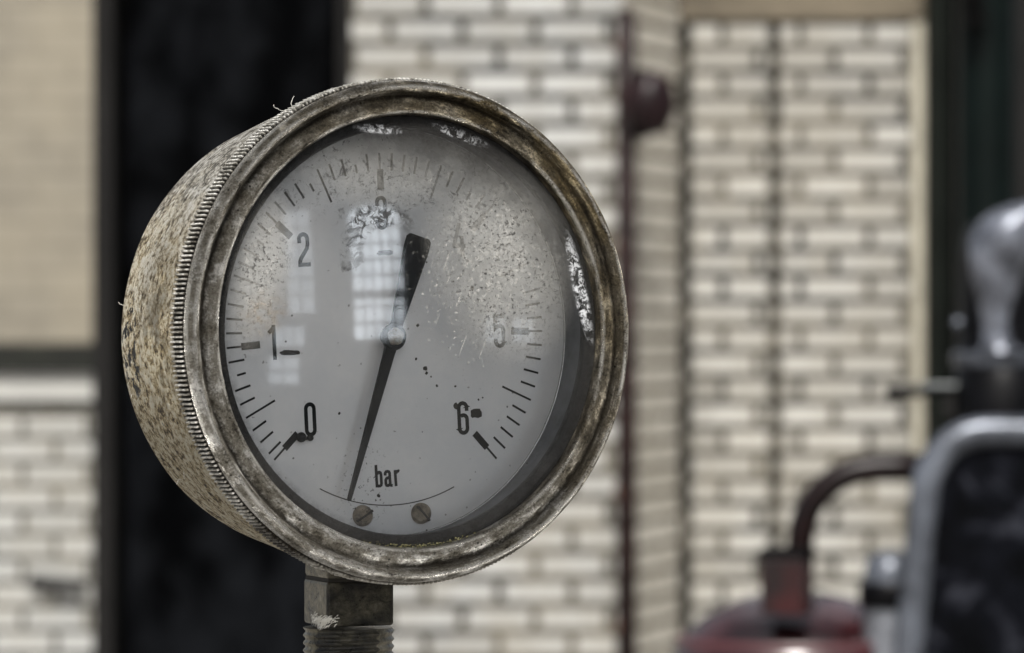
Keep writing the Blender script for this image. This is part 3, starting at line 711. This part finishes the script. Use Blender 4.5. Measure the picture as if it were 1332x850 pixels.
bm = bmesh.new(); tube(bm, [px(40, 756, YD-.02), px(75, 758, YD-.04), px(112, 761, YD-.05)], [.026, .022, .020], 10)
tag(obj('iron_hook', bm, simple('black_iron', (.02, .02, .02), .6), None, None, True), 'short black iron hook sticking out of the lower left white brick', 'hook')

# dark painted steel column, left
YP = 9.0
t = NT('black_painted_steel'); v = t.tc.outputs['Object']
n_ = t.noise(t.scalev(v, (1, 1, .6)), 9, 4, .55); n2_ = t.noise(v, 3.1, 2, .5)
c_ = t.mixc(t.ramp(t.m_('ADD', t.m_('MULTIPLY', n_, .6), t.m_('MULTIPLY', n2_, .4)), [(.44, 0), (.58, 1)]), (.0002, .0003, .0005), (.0048, .0054, .0066))
M_blk = t.done(t.bsdf(c_, t.ramp(n_, [(.35, .9), (.65, .6)]), 0, None, .03))
clm = thing('steel_column', 'broad black painted steel column behind the gauge on the left', 'column', (px(285, 0, YP).x, YP, 0))
bm = bmesh.new(); box(bm, px(160, 0, YP).x, px(438, 0, YP).x, YP+.02, YP+.34, 0, 4.2); bevel(bm, .02, 3); obj('column_box', bm, M_blk, clm, Matrix())
M_fl = simple('grey_black_flange', (.012, .0115, .011), .8, 0, 4, .2, spec=.12)
bm = bmesh.new(); box(bm, px(124, 0, YP).x, px(150, 0, YP).x, YP-.06, YP+.36, 0, 4.2); bevel(bm, .006, 2); obj('flange', bm, M_fl, clm, Matrix())
bm = bmesh.new(); box(bm, px(439, 0, YP).x, px(449, 0, YP).x, YP-.0, YP+.36, 0, 4.2); bevel(bm, .003, 2); obj('flange', bm, M_fl, clm, Matrix())

# dark green cast column and black doorway, right
YG = 11.0
M_green = simple('dark_green_enamel', (.002, .0045, .004), .34, 0, 5, .25, .2, spec=.12)
gc = thing('cast_column', 'dark green round iron column with a black bracket at the far right', 'column', (px(1283, 0, YG).x, YG, 0))
bm = lathe([(0, 0), (.085, 0), (.085, .3), (.0, .3)], 48); bmesh.ops.translate(bm, verts=bm.verts, vec=px(1283, 0, YG)-Vector((0, 0, px(1283, 0, YG).z))); obj('plinth', bm, M_green, gc, Matrix(), 40)
bm = lathe([(.082, .3), (.078, .36), (.078, 4.2), (0, 4.2)], 64); bmesh.ops.translate(bm, verts=bm.verts, vec=Vector((px(1283, 0, YG).x, YG, 0))); obj('shaft', bm, M_green, gc, Matrix(), 40)
bm = bmesh.new(); c0 = px(1272, 0, YG-.12)
bmesh.ops.create_uvsphere(bm, u_segments=24, v_segments=16, radius=.036, matrix=Matrix.Translation(px(1269, 22, YG-.13)) @ Matrix.Diagonal((.85, .8, 1.15, 1)))
tube(bm, [px(1269, 20, YG-.13), px(1262, -25, YG-.12), px(1262, -80, YG-.06)], [.030, .030, .034], 16)
obj('bracket', bm, simple('matt_black', (.002, .002, .002), .9, spec=.1), gc, Matrix(), True)
YW = 13.3
dp = thing('metal_door', 'black green metal door and frame beside the cream brick', 'door', (px(1260, 0, YW).x, YW, 0))
bm = bmesh.new(); box(bm, px(1208, 0, YW).x, px(1233, 0, YW).x, YW, YW+.15, 0, 3.4); bevel(bm, .004, 1); obj('door_frame', bm, simple('green_grey_frame', (.006, .0075, .006), .7, 0, 4, .2, spec=.06) if 1 else simple('x', (.02, .02, .02), .6, 0, 4, .2), dp, Matrix())
bm = bmesh.new(); box(bm, px(1234, 0, YW).x, px(1700, 0, YW).x, YW+.05, YW+.12, 0, 3.4); bevel(bm, .004, 1); obj('door_panel', bm, simple('near_black_panel', (.001, .0012, .0012), .8, 0, 4, .3, spec=.03), dp, Matrix())
bm = bmesh.new(); box(bm, px(1324, 0, YW).x, px(1352, 0, YW).x, YW+.0, YW+.04, 0, 3.4); bevel(bm, .004, 1); obj('door_stile', bm, M_fl, dp, Matrix())

# red conduit with alarm box on the pier corner
M_red = simple('dark_red_paint', (.013, .0045, .004), .5, 0, 12, .6, .3, spec=.3)
YR = 12.78
cd = thing('conduit', 'dark red conduit running down the corner of the white brick pier', 'pipe', (px(815, 0, YR).x, YR, 0))
bm = bmesh.new(); x_ = px(815, 0, YR).x
tube(bm, [(x_, YR, 0), (x_, YR, 1.4), (x_-.001, YR, px(0, 24, YR).z-.01), (x_, YR+.03, px(0, 20, YR).z)], .031, 14); obj('conduit_pipe', bm, M_red, cd, Matrix(), True)
for yy in (60, 320, 640, 815):
    bm = bmesh.new(); q = px(815, yy, YR); box(bm, q.x-.035, q.x+.025, YR-.019, YR+.055, q.z-.02, q.z+.02); bevel(bm, .004, 1); obj('clamp', bm, simple('rust', (.09, .045, .028), .8, 0, 20, .5), cd, Matrix())
ab = thing('alarm_box', 'round dark red alarm bell housing fixed to the conduit at the upper right', 'alarm', px(848, 135, YR-.05))
bm = bmesh.new(); a0 = px(818, 182, YR-.06); b0 = px(840, 90, YR-.06); box(bm, a0.x, b0.x+.01, YR-.12, YR-.02, a0.z, b0.z); bevel(bm, .015, 3); obj('back_box', bm, simple('black_red_casing', (.004, .002, .002), .6, 0, 8, .4, spec=.1), ab, Matrix(), 40)
bm = lathe([(0, .05), (.045, .048), (.075, .035), (.090, .012), (.094, -.02), (.094, -.06), (0, -.06)], 48)
obj('bell', bm, simple('dull_maroon', (.010, .003, .004), .40, 0, 10, .5, spec=.3), ab, Matrix.Translation(px(850, 134, YR-.10)) @ Matrix.Rotation(math.radians(35), 4, 'Z') @ Matrix.Rotation(PI/2, 4, 'X') @ Matrix.Diagonal((.80, 1.08, 1, 1)), 40)

# ================================================================== PUMP (right foreground, out of focus)
YM = 4.0
M_silver = simple('silver_grey_paint', (.10, .11, .13), .26, .5, 18, .6, .3)
t = NT('glossy_black_face'); v = t.tc.outputs['Object']
n_ = t.noise(v, 17, 5, .6, .4)
M_face = t.done(t.bsdf(t.ramp(n_, [(.45, (.0003, .0005, .001)), (.56, (.0025, .003, .005)), (.72, (.040, .043, .054))]), .55, 0, t.bump(n_, .4, .004), .05))
M_blackp = simple('black_cast_iron', (.0015, .0015, .002), .35, 0, 30, .5, .3, spec=.12, bd=.002)
P = lambda x, y, d=0: px(x, y, YM+d)
pump = thing('pump', 'silver and black machine casing with a bell-shaped top at the right edge', 'machine', (P(1400, 0).x, YM, 0))
k = YM/F
def rrect(x0, x1, z0, z1, r, n=10):
    out = []
    for (cx, cz, a0) in ((x1-r, z1-r, 0), (x0+r, z1-r, 90), (x0+r, z0+r, 180), (x1-r, z0+r, 270)):
        for i in range(n+1):
            a = math.radians(a0+90*i/n); out.append((cx+r*math.cos(a), cz+r*math.sin(a)))
    return out
def loft(loops, cap0=True, cap1=True):
    bm = bmesh.new(); R_ = [[bm.verts.new(p) for p in lp] for lp in loops]; n = len(R_[0])
    for A, B in zip(R_, R_[1:]):
        for i in range(n): bm.faces.new((A[i], A[(i+1) % n], B[(i+1) % n], B[i]))
    if cap0: bm.faces.new(R_[0][::-1])
    if cap1: bm.faces.new(R_[-1])
    bmesh.ops.recalc_face_normals(bm, faces=bm.faces[:]); return bm
X0, X1, Z1, Z0 = P(1193, 0).x, P(1620, 0).x, P(0, 541).z, 1.02
def lp(ins, y, r):
    return [(x+(z-Z1)*.10, y, z) for x, z in rrect(X0+ins, X1-ins, Z0+ins, Z1-ins, r)]
rr = 92*k
loops = [lp(.030, YM+.006, rr-.022)]
for i in range(9):
    a = PI*i/8; ins = .015+.015*math.cos(a); yy = YM-.014*math.sin(a)
    loops.append(lp(ins, yy, rr-ins*.8))
loops += [lp(.004, YM+.03, rr), lp(.036, YM+.22, rr-.01), lp(.05, YM+.235, rr-.02)]
o = obj('casing', loft(loops, False, True), M_silver, pump, Matrix(), 50)
bm = loft([lp(.0295, YM+.001, rr-.022), lp(.0295, YM+.02, rr-.022)])
obj('face_plate', bm, M_face, pump, Matrix(), 40)
bm = bmesh.new(); box(bm, X0+.03, X1-.03, YM+.02, YM+.20, 0, Z0+.004); bevel(bm, .01, 2); obj('pedestal', bm, M_blackp, pump, Matrix())
# neck, flange, bell
bx, by = P(1318, 0).x, YM+.09
def L_at(name, prof, mat, n=64, sm=40):
    bm = lathe(prof, n); return obj(name, bm, mat, pump, Matrix.Translation((bx, by, 0)), sm)
kz = lambda y: CAM.z-(y-425)*k
L_at('neck', [(0, kz(552)), (63*k, kz(552)), (63*k, kz(482)), (58*k, kz(476)), (0, kz(476))], M_blackp)
L_at('flange', [(0, kz(479)), (64*k, kz(478)), (67*k, kz(473)), (67*k, kz(462)), (63*k, kz(458)), (30*k, kz(455)), (0, kz(455))], M_silver)
L_at('bell_cylinder', [(0, kz(285)), (40*k, kz(287)), (50*k, kz(300)), (56*k, kz(340)), (57*k, kz(430)), (60*k, kz(450)), (62*k, kz(458)), (0, kz(458))], M_blackp)
bm = bmesh.new()
def ell(p, rx, ry, n=28): return [(p.x+rx*k*math.cos(2*PI*i/n), by-.035+ry*k*math.sin(2*PI*i/n), p.z) for i in range(n)]
lps = []
for (x_, y_, rx, ry) in ((1312, 458, 34, 26), (1309, 452, 27, 24), (1306, 444, 21, 20), (1304, 425, 18, 18), (1304, 400, 22, 22), (1305, 382, 28, 26), (1307, 362, 35, 30), (1309, 340, 40, 34), (1317, 318, 49, 40), (1323, 300, 50, 40), (1332, 284, 48, 38), (1344, 272, 42, 34), (1354, 264, 30, 24), (1362, 260, 12, 12)):
    lps.append(ell(P(x_, y_), rx, ry))
bm = loft(lps)
obj('curved_yoke', bm, simple('worn_white_silver', (.13, .14, .165), .25, .6, 34, .85, .3), pump, Matrix(), 60)
bm = bmesh.new(); q = P(1258, 420); bmesh.ops.create_uvsphere(bm, u_segments=16, v_segments=10, radius=8*k, matrix=Matrix.Translation((q.x, by-.012, q.z))); obj('bolt', bm, M_silver, pump, Matrix(), True)
# small lever
bm = bmesh.new(); tube(bm, [(P(1164, 0).x, by, kz(512)), (P(1190, 0).x, by, kz(511)), (P(1268, 0).x, by, kz(509))], [9.5*k, 8.0*k, 6*k], 12)
lv = obj('lever', bm, M_blackp, pump, Matrix(), 40)
bm = bmesh.new(); box(bm, P(1208, 0).x, P(1262, 0).x, by-.010, by+.008, kz(507), kz(500)); bevel(bm, .002, 2); obj('lever_clip', bm, simple('dull_clip', (.12, .13, .13), .5), lv, Matrix())
bm = bmesh.new(); box(bm, P(1240, 0).x, P(1256, 0).x, by-.006, by+.012, kz(548), kz(515)); bevel(bm, .002, 1); obj('bracket', bm, M_fl, pump, Matrix())
# grey cap nut at the casing's left side
cn = Matrix.Translation((P(1163, 0).x, YM+.05, 0))
for nm, prof, mt in (
    ('cap_nut', [(0, kz(718)), (14*k, kz(720)), (27*k, kz(728)), (33*k, kz(745)), (34*k, kz(762)), (0, kz(762))], M_silver),
    ('seal_band', [(0, kz(760)), (38*k, kz(761)), (41*k, kz(767)), (41*k, kz(790)), (38*k, kz(795)), (0, kz(796))], M_blackp),
    ('nut_base', [(0, kz(794)), (34*k, kz(795)), (35*k, kz(860)), (35*k, kz(1000)), (0, kz(1000))], simple('mid_grey_metal', (.17, .18, .20), .4, .4, 40, .5))):
    obj(nm, lathe(prof, 40), mt, pump, cn, 40)
bm = bmesh.new(); tube(bm, [(P(1163, 0).x, YM+.05, kz(950)), (P(1240, 0).x, YM+.05, kz(955))], .02, 14); obj('side_pipe', bm, M_blackp, pump, Matrix(), 40)

# ================================================================== RED VALVE with bent pipe
t = NT('chipped_red_paint'); v = t.tc.outputs['Object']
n_ = t.noise(v, 26, 5, .65)
M_redp = t.done(t.bsdf(t.ramp(n_, [(.40, (.005, .0005, .0008)), (.60, (.030, .0015, .002))]), .38, 0, t.bump(n_, .2, .002), .5))
M_redd = simple('sooty_dark_red', (.0045, .001, .001), .30, 0, 30, .6, spec=.22)
YV = 4.02
V = lambda x, y, d=0: px(x, y, YV+d)
vc = V(1050, 0)
valve = thing('red_valve', 'red domed valve body with square top and bent dark red pipe', 'valve', (vc.x, YV, 0))
pts = [V(1041, 735), V(1041, 705), V(1044, 684), V(1052, 661), V(1066, 641), V(1085, 625), V(1108, 614), V(1135, 609), V(1165, 608), V(1230, 608)]
bm = bmesh.new(); tube(bm, pts, 18*k, 20); obj('bent_pipe', bm, M_redd, valve, Matrix(), True)
bm = bmesh.new(); hb = 31*k
Tb = Matrix.Translation((V(1024, 0).x, YV, 0)) @ Matrix.Rotation(math.radians(-18), 4, 'Z')
box(bm, -hb*.93, hb*.93, -hb*.93, hb*.93, kz(800), kz(727)); bevel(bm, .0012, 2); obj('square_block', bm, M_redp, valve, Tb)
bm = bmesh.new(); box(bm, -hb*1.0, hb*1.0, -hb*1.0, hb*1.0, kz(726.5), kz(713)); bevel(bm, .002, 2); obj('block_top', bm, M_blackp, valve, Tb)
dome = [(0, kz(780)), (40*k, kz(782)), (72*k, kz(789)), (98*k, kz(799)), (124*k, kz(814)), (146*k, kz(832)), (162*k, kz(852)), (170*k, kz(880)), (170*k, kz(900)), (0, kz(900))]
mc = Matrix.Translation((V(1046, 0).x, YV+.11, 0))
t = NT('worn_red_dome_highlight'); v = t.tc.outputs['Object']
n_ = t.noise(v, 14, 5, .6)
top_highlight = t.m_('MULTIPLY', .6, t.m_('MULTIPLY', t.ramp(t.noise(v, 9, 5, .6), [(.40, 0.1), (.58, .8)]), t.m_('DIVIDE', t.m_('SUBTRACT', t.xyz(v)[2], kz(815)), .012, clamp=True)))  # pale highlight on the dome's shoulder painted into the colour
M_dome = t.done(t.bsdf(t.mixc(top_highlight, t.ramp(n_, [(.40, (.008, .0015, .002)), (.56, (.022, .002, .003)), (.76, (.10, .05, .055))]), (.24, .22, .235)), .25, .1, None, .6, .4))
obj('dome', lathe(dome, 80), M_dome, valve, mc, 40)
obj('dome_band', lathe([(152*k, kz(840)), (160*k, kz(840)), (163*k, kz(844)), (163*k, kz(850)), (160*k, kz(854)), (152*k, kz(854))], 80, close=True), simple('pinkish_band', (.07, .022, .025), .35), valve, mc, 40)
obj('valve_body', lathe([(0, kz(899)), (150*k, kz(900)), (150*k, 1.0), (.05, .95), (.05, .02), (.09, .02), (.09, 0), (0, 0)], 64), M_redd, valve, mc, 40)

# ================================================================== FACTORY FRONT seen only as a reflection in the glass
FO = Vector((10.1813, -5.4888, 0)); FN = Vector((-.85009, .52664, 0)); FX = Vector((-.52664, -.85009, 0))
FM = Matrix((( FX.x, -FN.x, 0, FO.x), (FX.y, -FN.y, 0, FO.y), (0, 0, 1, 0), (0, 0, 0, 1)))   # local x along the front, -y outward
fac = thing('factory_building', 'dark factory front with lit arched window, mirrored in the gauge glass', 'building', FO)
def arch(x0, x1, z0, z1, rise, n=14):
    xm = (x0+x1)/2; hwid = (x1-x0)/2
    return [(x0, z0), (x1, z0)]+[(xm+hwid*math.cos(PI*i/n), z1-rise+rise*math.sin(PI*i/n)) for i in range(n+1)]
M_fw = mat_brick('sooty_brick', (.05, .047, .043), (.04, .037, .034), (.03, .028, .026), ms=.01, rough=.8)
bm = bmesh.new(); wall_box(bm, -7, 7, 0, .4, 0, 6.0, 0, 0)
L_ = bm.loops.layers.uv.verify(); obj('wall', bm, M_fw, fac, FM)
def lit(name, e, col_=(.86, .93, 1.0)):
    t = NT(name); v = t.tc.outputs['Object']; n = t.noise(v, 1.7, 4, .6)
    em = t.n('Emission', Color=col_, Strength=t.ramp(n, [(.35, .75), (.65, 1.0)])); 
    em.node.inputs['Strength'].default_value = 1
    s = t.m_('MULTIPLY', t.ramp(n, [(.35, .72), (.65, 1.0)]), e)
    t.t.links.new(s, em.node.inputs['Strength']); return t.done(em)
M_lit = lit('lit_window_pane', 3.7); M_lit2 = lit('dim_lit_pane', 1.5)
M_frame = simple('dark_window_frame', (.05, .055, .06), .5)
def window(x0, x1, z0, z1, rise, nx, nz, mat, heavy=None):
    pl = arch(x0, x1, z0, z1, rise) if rise else [(x0, z0), (x1, z0), (x1, z1), (x0, z1)]
    bm = bmesh.new()
    a = [bm.verts.new((p[0], -.02, p[1])) for p in pl]; b = [bm.verts.new((p[0], -.005, p[1])) for p in pl]; n = len(pl)
    bm.faces.new(a); bm.faces.new(b[::-1])
    for i in range(n): bm.faces.new((a[i], b[i], b[(i+1) % n], a[(i+1) % n]))
    bmesh.ops.recalc_face_normals(bm, faces=bm.faces[:])
    wd = obj('window', bm, mat, fac, FM)
    bm = bmesh.new()
    for i in range(1, nx):
        x = x0+(x1-x0)*i/nx; u = (x-(x0+x1)/2)/((x1-x0)/2); zt = (z1-rise+rise*math.sqrt(max(0, 1-u*u))) if rise else z1
        box(bm, x-.018, x+.018, -.05, -.021, z0, zt)
    for j in range(1, nz):
        z = z0+(z1-rise*.6-z0)*j/nz; box(bm, x0, x1, -.058, -.0215, z-.02, z+.02)
    if heavy: box(bm, x0, x1, -.09, -.022, heavy-.05, heavy+.05)
    obj('window_frame', bm, M_frame, wd, FM)
window(0.26, 1.30, 1.62, 3.98, .24, 5, 8, M_lit, 2.37)
window(2.12, 2.66, 2.1, 3.95, 0, 2, 6, M_lit2)
window(2.35, 2.98, 1.50, 1.86, 0, 3, 1, M_lit2)
window(2.46, 3.08, .82, 1.30, 0, 2, 2, M_lit2)
window(-1.90, -1.48, 1.56, 2.0, 0, 2, 1, M_lit2)
window(-2.56, -2.12, 1.56, 1.95, 0, 2, 1, M_lit2)
